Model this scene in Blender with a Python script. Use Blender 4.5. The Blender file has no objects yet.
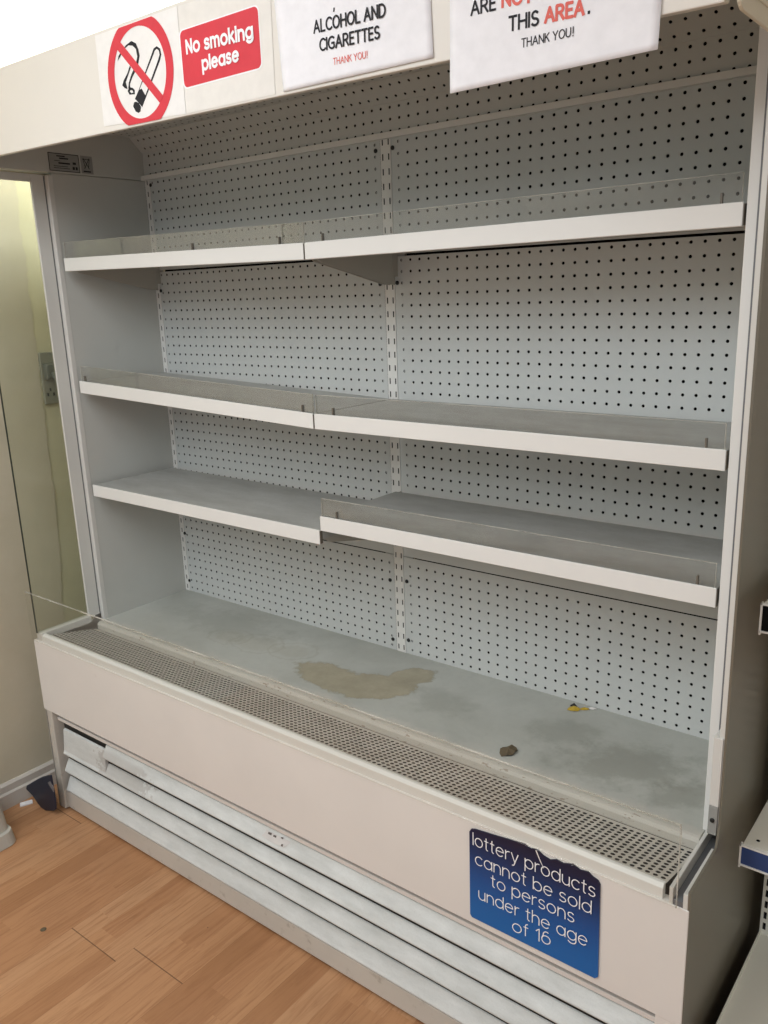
import bpy, bmesh, math, random
from mathutils import Vector, Matrix
random.seed(7)
PI = math.pi
U = 0.0273                      # peg-hole pitch in metres
ZD = 0.5826                     # height of the deck above the floor
C = bpy.context.scene.collection

# ---------------------------------------------------------------- helpers
def lin(c):
    return c/12.92 if c <= 0.04045 else ((c+0.055)/1.055)**2.4
def rgb(r, g, b):
    return (lin(r/255), lin(g/255), lin(b/255), 1)

class MB:
    """collects geometry for ONE mesh object"""
    def __init__(s): s.v = []; s.f = []; s.m = []; s.sm = []
    def add(s, vs, fs, m=0, smooth=False):
        o = len(s.v); s.v += [tuple(v) for v in vs]
        for f in fs:
            s.f.append([o+i for i in f]); s.m.append(m); s.sm.append(smooth)
        return s
    def box(s, x0, x1, y0, y1, z0, z1, m=0, fn=None):
        vs = [(x, y, z) for z in (z0, z1) for y in (y0, y1) for x in (x0, x1)]
        if fn: vs = [fn(*v) for v in vs]
        return s.add(vs, [(0,2,3,1),(4,5,7,6),(0,1,5,4),(2,6,7,3),(0,4,6,2),(1,3,7,5)], m)
    def prism(s, pts, axis, a, b, m=0):
        """polygon in the plane across axis, extruded from a to b"""
        def P(p, w):
            return {'x': (w, p[0], p[1]), 'y': (p[0], w, p[1]), 'z': (p[0], p[1], w)}[axis]
        n = len(pts)
        vs = [P(p, a) for p in pts] + [P(p, b) for p in pts]
        fs = [tuple(range(n)), tuple(range(2*n-1, n-1, -1))]
        fs += [(i, n+i, n+(i+1) % n, (i+1) % n) for i in range(n)]
        return s.add(vs, fs, m)
    def tube(s, pts, r, n=10, m=0):
        rings = []
        pts = [Vector(p) for p in pts]
        for i, p in enumerate(pts):
            d = (pts[min(i+1, len(pts)-1)] - pts[max(i-1, 0)]).normalized()
            a = d.cross(Vector((0, 0, 1)))
            if a.length < 1e-3: a = d.cross(Vector((1, 0, 0)))
            a.normalize(); b = d.cross(a)
            rings.append([p + r*(math.cos(t)*a + math.sin(t)*b) for t in [2*PI*k/n for k in range(n)]])
        vs = [v for R in rings for v in R]
        fs = [(i*n+k, i*n+(k+1) % n, (i+1)*n+(k+1) % n, (i+1)*n+k) for i in range(len(pts)-1) for k in range(n)]
        fs += [tuple(range(n)), tuple(range((len(pts)-1)*n, len(pts)*n))]
        return s.add(vs, fs, m, True)
    def build(s, name, mats, parent=None, root=None, bevel=0, kind=None, label=None):
        o0 = Vector(root.location) if root else Vector((0, 0, 0))
        me = bpy.data.meshes.new(name)
        me.from_pydata([tuple(Vector(v)-o0) for v in s.v], [], s.f)
        mats = mats if isinstance(mats, (list, tuple)) else [mats]
        for m in mats: me.materials.append(m)
        for p, mi, sm in zip(me.polygons, s.m, s.sm):
            p.material_index = mi; p.use_smooth = sm
        bm = bmesh.new(); bm.from_mesh(me)
        bmesh.ops.recalc_face_normals(bm, faces=bm.faces); bm.to_mesh(me); bm.free()
        o = bpy.data.objects.new(name, me); C.objects.link(o)
        if parent: o.parent = parent
        if bevel:
            b = o.modifiers.new('bevel', 'BEVEL'); b.width = bevel; b.segments = 2
            b.limit_method = 'ANGLE'; b.angle_limit = math.radians(35)
        if kind: o['kind'] = kind
        if label: o['label'] = label
        return o

def tag(o, label, cat, group=None):
    o['label'] = label; o['category'] = cat
    if group: o['group'] = group
    return o
def thing(name, loc, label, cat, group=None):
    o = bpy.data.objects.new(name, None); C.objects.link(o)
    o.location = loc; o.empty_display_size = .1
    return tag(o, label, cat, group)

def perf(mb, us, vs, u0, u1, v0, v1, r, P, depth, n=8, m=0, skip=None, rim=1):
    """plate with real round holes; P(u, v, d) maps to space, d = depth behind the face"""
    def bounds(a, lo, hi): return [lo] + [(a[i]+a[i+1])/2 for i in range(len(a)-1)] + [hi]
    ub, vb = bounds(us, u0, u1), bounds(vs, v0, v1)
    for i, cu in enumerate(us):
        for j, cv in enumerate(vs):
            a0, a1, b0, b1 = ub[i], ub[i+1], vb[j], vb[j+1]
            if skip and skip(i, j):
                mb.add([P(a0, b0, 0), P(a1, b0, 0), P(a1, b1, 0), P(a0, b1, 0)], [(0, 1, 2, 3)], m); continue
            ou = [(a1, cv), (a1, b1), (cu, b1), (a0, b1), (a0, cv), (a0, b0), (cu, b0), (a1, b0)]
            inn = [(cu+r*math.cos(2*PI*k/n), cv+r*math.sin(2*PI*k/n)) for k in range(n)]
            vv = [P(u, v, 0) for u, v in ou] + [P(u, v, 0) for u, v in inn] + [P(u, v, depth) for u, v in inn]
            mb.add(vv, [(k, (k+1) % 8, 8+(k+1) % 8, 8+k) for k in range(8)], m)
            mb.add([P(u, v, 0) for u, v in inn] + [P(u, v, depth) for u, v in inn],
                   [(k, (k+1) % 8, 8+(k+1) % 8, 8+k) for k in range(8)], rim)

def slotted(mb, us, vs, u0, u1, v0, v1, w, h, P, depth, m=0, rim=1):
    def bounds(a, lo, hi): return [lo] + [(a[i]+a[i+1])/2 for i in range(len(a)-1)] + [hi]
    ub, vb = bounds(us, u0, u1), bounds(vs, v0, v1)
    for i, cu in enumerate(us):
        for j, cv in enumerate(vs):
            o = [(ub[i], vb[j]), (ub[i+1], vb[j]), (ub[i+1], vb[j+1]), (ub[i], vb[j+1])]
            n = [(cu-w/2, cv-h/2), (cu+w/2, cv-h/2), (cu+w/2, cv+h/2), (cu-w/2, cv+h/2)]
            mb.add([P(u, v, 0) for u, v in o+n], [(k, (k+1) % 4, 4+(k+1) % 4, 4+k) for k in range(4)], m)
            mb.add([P(u, v, 0) for u, v in n]+[P(u, v, depth) for u, v in n],
                   [(k, (k+1) % 4, 4+(k+1) % 4, 4+k) for k in range(4)], rim)

# ---------------------------------------------------------------- materials
class NT:
    def __init__(s, name):
        s.mat = bpy.data.materials.new(name); s.mat.use_nodes = True
        s.t = s.mat.node_tree; s.n = s.t.nodes; s.l = s.t.links
        s.b = s.n['Principled BSDF']; s.out = s.n['Material Output']
        s.pos = s.n.new('ShaderNodeNewGeometry').outputs['Position']
    def val(s, x, sock):
        if hasattr(x, 'default_value') and hasattr(x, 'is_linked'): s.l.new(x, sock)
        else: sock.default_value = x
    def math(s, op, a, b=0.0, c=0.0):
        n = s.n.new('ShaderNodeMath'); n.operation = op
        s.val(a, n.inputs[0]); s.val(b, n.inputs[1]); s.val(c, n.inputs[2]); return n.outputs[0]
    def sep(s, v):
        n = s.n.new('ShaderNodeSeparateXYZ'); s.l.new(v, n.inputs[0]); return n.outputs
    def comb(s, x, y, z):
        n = s.n.new('ShaderNodeCombineXYZ')
        for i, a in enumerate((x, y, z)): s.val(a, n.inputs[i])
        return n.outputs[0]
    def scale(s, v, sc):
        n = s.n.new('ShaderNodeVectorMath'); n.operation = 'MULTIPLY'
        s.l.new(v, n.inputs[0]); n.inputs[1].default_value = sc; return n.outputs[0]
    def noise(s, v, sc, det=4, rough=.55, dist=0):
        n = s.n.new('ShaderNodeTexNoise'); s.l.new(v, n.inputs['Vector'])
        n.inputs['Scale'].default_value = sc; n.inputs['Detail'].default_value = det
        n.inputs['Roughness'].default_value = rough; n.inputs['Distortion'].default_value = dist
        return n.outputs['Fac']
    def white(s, v):
        n = s.n.new('ShaderNodeTexWhiteNoise'); n.noise_dimensions = '3D'; s.l.new(v, n.inputs['Vector'])
        return n.outputs['Value']
    def ramp(s, f, *st):
        n = s.n.new('ShaderNodeValToRGB'); e = n.color_ramp.elements
        while len(e) < len(st): e.new(.5)
        for el, (p, c) in zip(e, st):
            el.position = p; el.color = c if len(c) == 4 else (*c, 1)
        s.l.new(f, n.inputs[0]); return n.outputs['Color']
    def step(s, f, a, b):
        n = s.n.new('ShaderNodeMapRange'); n.interpolation_type = 'SMOOTHSTEP'
        s.val(f, n.inputs[0]); n.inputs[1].default_value = a; n.inputs[2].default_value = b
        return n.outputs[0]
    def mix(s, f, a, b):
        n = s.n.new('ShaderNodeMix'); n.data_type = 'RGBA'
        s.val(f, n.inputs[0]); s.val(a, n.inputs[6]); s.val(b, n.inputs[7]); return n.outputs[2]
    def ell(s, cx, cy, rx, ry, rot=0.0, wob=None, amt=0.0):
        """soft signed distance of an ellipse in the xy plane (1 = edge)"""
        o = s.sep(s.pos); c, sn = math.cos(rot), math.sin(rot)
        dx = s.math('SUBTRACT', o[0], cx); dy = s.math('SUBTRACT', o[1], cy)
        u = s.math('ADD', s.math('MULTIPLY', dx, c), s.math('MULTIPLY', dy, sn))
        v = s.math('SUBTRACT', s.math('MULTIPLY', dy, c), s.math('MULTIPLY', dx, sn))
        u = s.math('DIVIDE', u, rx); v = s.math('DIVIDE', v, ry)
        d = s.math('SQRT', s.math('ADD', s.math('MULTIPLY', u, u), s.math('MULTIPLY', v, v)))
        if wob is not None:
            d = s.math('ADD', d, s.math('MULTIPLY', s.math('SUBTRACT', wob, .5), amt))
        return d
    def done(s, col, rough=.5, spec=.4, bump=None, bs=.1, bd=.001):
        s.val(col, s.b.inputs['Base Color']); s.val(rough, s.b.inputs['Roughness'])
        s.b.inputs['Specular IOR Level'].default_value = spec
        if bump is not None:
            n = s.n.new('ShaderNodeBump'); n.inputs['Strength'].default_value = bs
            n.inputs['Distance'].default_value = bd; s.l.new(bump, n.inputs['Height'])
            s.l.new(n.outputs[0], s.b.inputs['Normal'])
        return s.mat

def paint(name, c, rough=.45, var=.06, dirt=None, dsc=14, thr=(.56, .75), spec=.35):
    """painted sheet metal with faint mottling and optional grime"""
    t = NT(name)
    n = t.noise(t.pos, 5, 5)
    lo = tuple(x*(1-var) for x in c[:3])+(1,); hi = tuple(min(1, x*(1+var)) for x in c[:3])+(1,)
    col = t.ramp(n, (.3, lo), (.7, hi))
    if dirt:
        d = t.noise(t.pos, dsc, 8, .68)
        col = t.mix(t.step(d, *thr), col, dirt)
    return t.done(col, rough, spec)
def plain(name, c, rough=.5, spec=.4):
    t = NT(name); n = t.noise(t.pos, 40, 3)
    return t.done(t.ramp(n, (.3, tuple(x*.96 for x in c[:3])), (.7, tuple(min(1, x*1.03) for x in c[:3]))), rough, spec)

M = {}
M['white'] = paint('white_painted_steel', rgb(226, 221, 215), .4, .025, rgb(196, 188, 178), 16, (.66, .9))
M['fascia'] = paint('cream_white_fascia_paint', rgb(226, 221, 213), .42, .015)
M['lip'] = paint('shelf_edge_white', rgb(232, 231, 227), .4, .015, rgb(206, 200, 192), 22, (.68, .9))
M['peg'] = paint('grey_white_perforated_steel', rgb(206, 209, 207), .42, .02, rgb(176, 176, 170), 12, (.66, .9))
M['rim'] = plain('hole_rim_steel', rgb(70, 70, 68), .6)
M['dark'] = plain('shade_black', rgb(20, 20, 20), .9, .1)  # near-black stands in for shade inside holes, slots and gaps
M['faint'] = plain('grey_steel_behind_holes', rgb(178, 180, 177), .6)  # grey face of the uprights seen through the end columns
M['inner'] = paint('inner_side_grey_enamel', rgb(198, 198, 192), .4, .02, rgb(176, 176, 172), 9, (.62, .9))
M['frame'] = paint('anodised_light_frame', rgb(214, 212, 206), .35, .02, rgb(186, 182, 172), 20, (.64, .9))
M['groove'] = plain('grey_seal_groove', rgb(112, 113, 116), .5)
M['shade'] = plain('interior_shade_grey', rgb(72, 70, 66), .8, .1)  # grey stands in for the shade behind louvres and grille
M['outer'] = paint('painted_shade_outer_panel', rgb(114, 108, 95), .28, .03, rgb(112, 104, 90), 6, (.6, .9), .5)  # white cabinet paint darkened to carry the shade at the right end
M['cap'] = paint('cream_end_cap', rgb(226, 218, 198), .4, .02)
M['clip'] = plain('grey_brown_clip', rgb(112, 106, 96), .5)
M['bracket'] = paint('grey_shelf_bracket', rgb(176, 172, 162), .45, .03)
M['bolt'] = plain('black_rubber_plug', rgb(38, 38, 37), .5)
M['kick'] = paint('scuffed_kick_plate', rgb(196, 190, 180), .5, .04, rgb(150, 142, 130), 26, (.56, .8))
M['skirt'] = paint('grey_white_skirting', rgb(196, 190, 182), .5, .03, rgb(160, 152, 142), 18, (.58, .8))
M['ceil'] = plain('white_ceiling', rgb(244, 243, 238), .9, .1)

def louvre_mat():
    t = NT('grimy_louvre_enamel')
    o = t.sep(t.pos)
    a = t.noise(t.scale(t.pos, (3, 10, 10)), 3, 6, .65)
    b = t.noise(t.pos, 260, 5, .75)
    col = t.ramp(a, (.3, rgb(196, 199, 196)), (.7, rgb(220, 223, 221)))
    col = t.mix(t.math('MULTIPLY', t.step(b, .45, .85), .28), col, rgb(160, 158, 152))
    # flaked paint below the slot at the left end
    w = t.noise(t.pos, 45, 6, .7)
    d = t.math('ADD', t.ell(-.66, -.52, .14, .2), t.math('MULTIPLY', t.math('SUBTRACT', w, .5), 2.6))
    zz = t.math('MULTIPLY', t.step(o[2], .2, .225), t.math('SUBTRACT', 1.0, t.step(o[2], .285, .3)))
    fl = t.math('MULTIPLY', t.math('SUBTRACT', 1.0, t.step(d, .75, .85)), zz)
    col = t.mix(t.math('MULTIPLY', fl, .55), col, rgb(172, 168, 162))
    return t.done(col, .5, .3, b, .15, .0006)
M['louvre'] = louvre_mat()

def deck_mat():
    t = NT('stained_grey_deck')
    o = t.sep(t.pos)
    big = t.noise(t.pos, 4.5, 6, .6, .4)
    fine = t.noise(t.pos, 60, 5, .7)
    mid = t.noise(t.pos, 17, 6, .68)
    edge = t.noise(t.scale(t.pos, (1, 1, 1)), 24, 6, .7)
    col = t.ramp(big, (.28, rgb(168, 169, 161)), (.72, rgb(192, 193, 186)))
    col = t.mix(t.math('MULTIPLY', t.step(fine, .5, .8), .25), col, rgb(150, 150, 143))
    # dark scuffing to the right of the middle
    for (cx, cy, rx, ry, rot, k) in [(.70, -.2, .17, .1, .5, .55), (.53, -.15, .12, .07, .6, .4), (.83, -.24, .1, .05, .9, .5), (.22, -.19, .12, .07, 0, .3), (-.6, -.13, .3, .1, 0, .3)]:
        d = t.ell(cx, cy, rx, ry, rot, mid, 2.2)
        col = t.mix(t.math('MULTIPLY', t.math('SUBTRACT', 1.0, t.step(d, .3, 1.1)), k), col, rgb(132, 132, 122))
    # pale worn band near the front edge
    f = t.math('ADD', o[1], t.math('MULTIPLY', t.math('SUBTRACT', edge, .5), .09))
    col = t.mix(t.math('MULTIPLY', t.math('SUBTRACT', 1.0, t.step(f, -.352, -.30)), .75), col, rgb(198, 192, 182))
    # the dried spill: three overlapping blots with a ragged outline
    spill = None
    for (cx, cy, rx, ry, rot) in [(-.09, -.235, .14, .062, -.15), (.03, -.21, .12, .075, .5), (.075, -.12, .075, .05, 1.0)]:
        d = t.ell(cx, cy, rx, ry, rot, edge, 1.0)
        spill = d if spill is None else t.math('MINIMUM', spill, d)
    m = t.math('SUBTRACT', 1.0, t.step(spill, .86, .98))
    col = t.mix(t.math('MULTIPLY', m, .85), col, t.ramp(mid, (.3, rgb(150, 141, 116)), (.7, rgb(174, 164, 140))))
    m2 = t.math('MULTIPLY', t.step(spill, .82, .92), t.math('SUBTRACT', 1.0, t.step(spill, .95, 1.05)))
    col = t.mix(t.math('MULTIPLY', m2, .35), col, rgb(138, 130, 108))
    # ring marks
    for (cx, cy, r) in [(-.30, -.17, .075), (-.42, -.19, .085), (-.53, -.2, .07)]:
        d = t.ell(cx, cy, r, r*.72, .2, mid, .9)
        ring = t.math('SUBTRACT', 1.0, t.step(t.math('ABSOLUTE', t.math('SUBTRACT', d, 1.0)), .02, .1))
        col = t.mix(t.math('MULTIPLY', ring, .16), col, rgb(140, 132, 108))
        col = t.mix(t.math('MULTIPLY', t.math('SUBTRACT', 1.0, t.step(d, .5, 1.0)), .22), col, rgb(158, 150, 128))
    # small rust scars along the front lip
    sc = t.noise(t.scale(t.pos, (10, 30, 30)), 4, 3)
    sm = t.math('MULTIPLY', t.step(sc, .64, .68), t.math('SUBTRACT', 1.0, t.step(o[1], -.34, -.325)))
    col = t.mix(t.math('MULTIPLY', sm, .6), col, rgb(130, 110, 92))
    return t.done(col, t.ramp(big, (.3, (.4,)*3), (.7, (.6,)*3)), .35, fine, .1, .0005)
M['deck'] = deck_mat()

def shelf_mat():
    t = NT('dusty_grey_shelf_top')
    a = t.noise(t.scale(t.pos, (1, 2.5, 1)), 7, 6, .65); b = t.noise(t.pos, 90, 4, .7)
    col = t.ramp(a, (.3, rgb(160, 159, 154)), (.7, rgb(180, 180, 176)))
    col = t.mix(t.math('MULTIPLY', t.step(b, .5, .8), .3), col, rgb(140, 137, 130))
    return t.done(col, .5, .35)
M['shelf'] = shelf_mat()

def grille_mat():
    t = NT('dusty_perforated_grille')
    a = t.noise(t.pos, 12, 7, .7)
    x = t.sep(t.pos)[0]
    col = t.ramp(a, (.3, rgb(184, 178, 168)), (.62, rgb(212, 207, 198)))
    d = t.math('MULTIPLY', t.math('SUBTRACT', 1.0, t.step(x, -1.0, .3)), t.step(a, .32, .62))
    col = t.mix(t.math('MULTIPLY', d, .65), col, rgb(168, 162, 152))
    return t.done(col, .55, .3)
M['grille'] = grille_mat()

def clear(name, tint, haze, hcol, gloss=.6):
    """clear sheet: straight-through light, thin surface dust, Fresnel gloss"""
    t = NT(name); n, l = t.n, t.l
    tr = n.new('ShaderNodeBsdfTransparent'); tr.inputs[0].default_value = tint
    df = n.new('ShaderNodeBsdfDiffuse'); df.inputs[0].default_value = hcol
    nz = t.noise(t.pos, 9, 6, .6)
    f = t.math('MULTIPLY', t.step(nz, .1, .9), 2*haze)
    m1 = n.new('ShaderNodeMixShader'); l.new(f, m1.inputs[0]); l.new(tr.outputs[0], m1.inputs[1]); l.new(df.outputs[0], m1.inputs[2])
    gl = n.new('ShaderNodeBsdfGlossy'); gl.inputs['Roughness'].default_value = .06
    fr = n.new('ShaderNodeFresnel'); fr.inputs[0].default_value = 1.45
    m2 = n.new('ShaderNodeMixShader'); l.new(t.math('MULTIPLY', fr.outputs[0], gloss), m2.inputs[0])
    l.new(m1.outputs[0], m2.inputs[1]); l.new(gl.outputs[0], m2.inputs[2])
    l.new(m2.outputs[0], t.out.inputs[0])
    return t.mat
M['acrylic'] = clear('dusty_clear_acrylic', (.97, .97, .96, 1), .075, rgb(176, 172, 164), .3)
M['front_acrylic'] = clear('clear_front_acrylic', (.98, .98, .97, 1), .008, rgb(206, 202, 195), .1)
M['acrylic_edge'] = clear('acrylic_polished_edge', (.9, .9, .86, 1), .4, rgb(232, 229, 220), .3)
M['glass'] = clear('green_tinted_side_glass', (.955, .97, .93, 1), .02, rgb(200, 204, 188), .35)
M['glass_edge'] = plain('dark_green_glass_edge', rgb(38, 46, 36), .3)
M['film'] = plain('pale_backing_film', rgb(231, 227, 221), .35)

def floor_mat():
    t = NT('oak_strip_laminate')
    o = t.sep(t.pos)
    x = t.math('ADD', o[0], .5085); W = .0633
    i = t.math('FLOOR', t.math('DIVIDE', x, W))
    pk = t.math('FLOOR', t.math('DIVIDE', x, W*3))
    hi = t.white(t.comb(i, 3.1, 0))
    y = t.math('ADD', o[1], t.math('MULTIPLY', hi, 3.7))
    j = t.math('FLOOR', t.math('DIVIDE', y, .62))
    h = t.white(t.comb(i, j, 5))
    base = t.ramp(h, (0, rgb(166, 119, 82)), (.3, rgb(178, 130, 92)), (.65, rgb(184, 137, 98)), (1, rgb(190, 145, 107)))
    off = t.math('MULTIPLY', h, 19)
    gv = t.comb(t.math('MULTIPLY', t.math('ADD', o[0], off), 34), t.math('MULTIPLY', o[1], 2.6), off)
    g = t.noise(gv, 1.6, 7, .62, 1.6)
    base = t.mix(t.math('MULTIPLY', t.step(g, .40, .74), .62), base, rgb(146, 98, 64))
    gv2 = t.comb(t.math('MULTIPLY', t.math('ADD', o[0], off), 220), t.math('MULTIPLY', o[1], 9), off)
    base = t.mix(t.math('MULTIPLY', t.step(t.noise(gv2, 1, 3, .6), .55, .75), .25), base, rgb(122, 84, 58))
    # board joints: every third strip, and the board ends
    fx = t.math('SUBTRACT', t.math('DIVIDE', x, W*3), pk)
    e1 = t.math('LESS_THAN', t.math('MINIMUM', fx, t.math('SUBTRACT', 1.0, fx)), .004)
    sh = t.math('FRACT', t.math('MULTIPLY', pk, .371))
    yy = t.math('ADD', t.math('DIVIDE', t.math('ADD', o[1], .825), 1.28), t.math('ADD', t.math('MULTIPLY', pk, -.0414), t.math('MULTIPLY', t.math('ADD', t.math('GREATER_THAN', pk, 1.5), t.math('LESS_THAN', pk, -.5)), t.math('ADD', .31, t.math('MULTIPLY', sh, .4)))))
    fy = t.math('SUBTRACT', yy, t.math('FLOOR', yy))
    e2 = t.math('LESS_THAN', t.math('MINIMUM', fy, t.math('SUBTRACT', 1.0, fy)), .0011)
    base = t.mix(t.math('MULTIPLY', e1, .3), base, rgb(108, 72, 50))
    base = t.mix(t.math('MULTIPLY', e2, .7), base, rgb(84, 56, 38))
    # strip edges and tiny black specks
    fs = t.math('SUBTRACT', t.math('DIVIDE', x, W), i)
    base = t.mix(t.math('MULTIPLY', t.math('LESS_THAN', fs, .018), .22), base, rgb(120, 80, 54))
    sp = t.noise(t.pos, 38, 2)
    base = t.mix(t.math('MULTIPLY', t.step(sp, .765, .785), .8), base, rgb(70, 48, 36))
    gr = t.noise(t.pos, 4, 5)
    base = t.mix(t.math('MULTIPLY', t.step(gr, .5, .8), .18), base, rgb(140, 104, 80))
    return t.done(base, t.ramp(gr, (.3, (.36,)*3), (.7, (.52,)*3)), .4, g, .08, .0005)
M['floor'] = floor_mat()

def wall_mat(name, a, b):
    t = NT(name); n = t.noise(t.pos, 5, 6, .6); f = t.noise(t.pos, 60, 4)
    return t.done(t.ramp(n, (.3, a), (.7, b)), .8, .2, f, .15, .001)
M['wall'] = wall_mat('cream_wall', rgb(206, 197, 176), rgb(216, 208, 188))
M['plaster'] = wall_mat('bare_plaster', rgb(200, 194, 164), rgb(214, 208, 180))
M['paper'] = wall_mat('old_wallpaper', rgb(194, 186, 164), rgb(205, 197, 177))
M['sheet'] = plain('white_copier_paper', rgb(240, 239, 243), .7, .2)
M['sheet_sign'] = plain('white_vinyl', rgb(236, 233, 230), .5, .3)
M['old_sticker'] = plain('grubby_sticker', rgb(206, 202, 198), .6, .2)
M['fadedink'] = plain('faded_print', rgb(104, 96, 92), .6, .2)
M['red'] = plain('sign_red', rgb(214, 62, 74), .5, .3)
M['ink'] = plain('black_print', rgb(40, 40, 44), .6, .2)
M['redink'] = plain('salmon_red_print', rgb(226, 110, 100), .6, .2)
M['whiteprint'] = plain('white_print', rgb(244, 244, 246), .5, .3)
def blue_mat():
    t = NT('blue_gradient_print'); z = t.sep(t.pos)[2]
    c = t.ramp(t.step(z, .36, .58), (0, rgb(20, 98, 168)), (.45, rgb(24, 76, 140)), (1, rgb(22, 24, 52)))
    return t.done(c, .3, .4)
M['blue'] = blue_mat()
M['strip_blue'] = plain('dark_blue_price_strip', rgb(52, 74, 122), .4)
M['gond'] = paint('cream_grey_shelving_paint', rgb(232, 229, 216), .45, .02)
M['gond_edge'] = plain('white_shelf_rail', rgb(236, 234, 226), .4)
M['scoop'] = plain('navy_plastic', rgb(36, 42, 58), .45)
M['scoop_strip'] = plain('grey_label', rgb(120, 118, 120), .5)
M['leaf'] = plain('brown_dry_leaf', rgb(104, 92, 74), .8, .1)
M['yellow'] = plain('yellow_foil', rgb(196, 164, 60), .35)
M['tub'] = paint('pale_ridged_plastic', rgb(186, 182, 172), .5, .04)
M['plate'] = plain('silver_rating_plate', rgb(150, 150, 146), .5)
M['socket'] = plain('grey_plastic_socket', rgb(140, 138, 124), .5)
M['cable'] = plain('grey_cable', rgb(104, 106, 98), .5)
def diff_mat():
    t = NT('lit_ceiling_diffuser'); t.b.inputs['Emission Color'].default_value = (1, .97, .92, 1)
    t.b.inputs['Emission Strength'].default_value = 6; return t.mat
M['diffuser'] = diff_mat()

# ---------------------------------------------------------------- the room
XW = -1.174
m = MB().box(-1.6, 4, -6, .2, -.05, 0); m.build('floor', M['floor'], kind='structure')
m = MB().box(-1.6, 4, -6, .2, 2.62, 2.68); m.build('ceiling', M['ceil'], kind='structure')
m = MB().box(-1.3, 4, .075, .2, 0, 2.62); m.build('wall_back', M['wall'], kind='structure')
m = MB().box(-1.3, XW, -6, .075, 0, 2.62); wl = m.build('wall_left', M['plaster'], kind='structure')
edge = [(-.317, 1.921), (-.315, 1.855), (-.322, 1.781), (-.318, 1.702), (-.322, 1.622), (-.322, 1.481), (-.322, 1.393), (-.33, 1.312), (-.325, 1.221), (-.331, 1.147), (-.333, 1.051), (-.33, .981), (-.334, .862), (-.34, .778), (-.356, .606)]
rag = [(-.312, 2.62), (-.306, 2.3), (-.312, 2.1)]
for (a, b) in zip(edge[:-1], edge[1:]):
    k = max(2, int((a[1]-b[1])/.012))
    for q in range(k):
        t_ = q/k
        rag.append((a[0]+(b[0]-a[0])*t_+random.uniform(-.004, .004), a[1]+(b[1]-a[1])*t_))
rag += [(-.356, .606), (-.36, .4), (-.35, .084)]
m = MB().prism([(-6, 2.62)] + [(-6, .084)] + rag[::-1], 'x', XW, XW+.003)
m.build('wallpaper', M['paper'], wl, label='torn wallpaper edge over bare plaster')
m = MB().prism([(XW, 0), (XW+.019, 0), (XW+.019, .048), (XW+.013, .054), (XW+.013, .076), (XW+.006, .084), (XW, .084)], 'y', -6, .075)
# prism in the xz plane along y
m.build('baseboard_left', M['skirt'], kind='structure')
m = MB().box(XW, 4, .06, .075, 0, .084); m.build('baseboard_back', M['skirt'], kind='structure')

# ---------------------------------------------------------------- the refrigerated cabinet
cab = thing('refrigerated_display_cabinet', (-.03, -.25, 0),
            'large empty white open-fronted refrigerated display cabinet with perforated back and three tiers of bare shelves', 'display fridge')
def part(mb, name, mat, bevel=0, parent=None, label=None, kind=None):
    return mb.build(name, mat, parent or cab, cab, bevel, kind, label)

zu = lambda u: u*U + ZD
TOPZ, TOPD = zu(49.15), ZD
XL, UL, UR, XR = -.98, -.054, -.022, .906

# perforated back panels (3 tiers, 2 bays) with real holes
P_back = lambda u, v, d: (u, d, v)
colsL = [(-34.6+k)*U for k in range(33)]          # first and last column sit over the uprights
colsR = [k*U for k in range(0, 33)]
rows = [[zu(48.61-.996*k) for k in range(10)], [zu(38.65-.9953*k) for k in range(28)], [zu(9.464-.9955*k) for k in range(10)]]
vb = [(zu(39.2), TOPZ), (zu(10.47), zu(39.0)), (TOPD-.01, zu(10.36))]
for cols, (u0, u1) in ((colsL, (XL, UL)), (colsR, (UR, XR))):
    for rw, (v0, v1) in zip(rows, vb):
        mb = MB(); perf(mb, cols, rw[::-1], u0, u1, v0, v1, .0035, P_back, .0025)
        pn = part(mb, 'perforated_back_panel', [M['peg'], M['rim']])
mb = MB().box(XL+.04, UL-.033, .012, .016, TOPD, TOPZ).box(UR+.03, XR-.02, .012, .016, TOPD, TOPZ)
part(mb, 'back_shade_sheet', M['dark'])  # dark sheet painted as the shade behind the perforations
for a, b in ((XL, XL+.039), (UL-.032, UR+.03), (XR-.02, XR)):
    part(MB().box(a, b, .003, .006, TOPD-.02, TOPZ), 'upright_backing', M['faint'])
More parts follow.
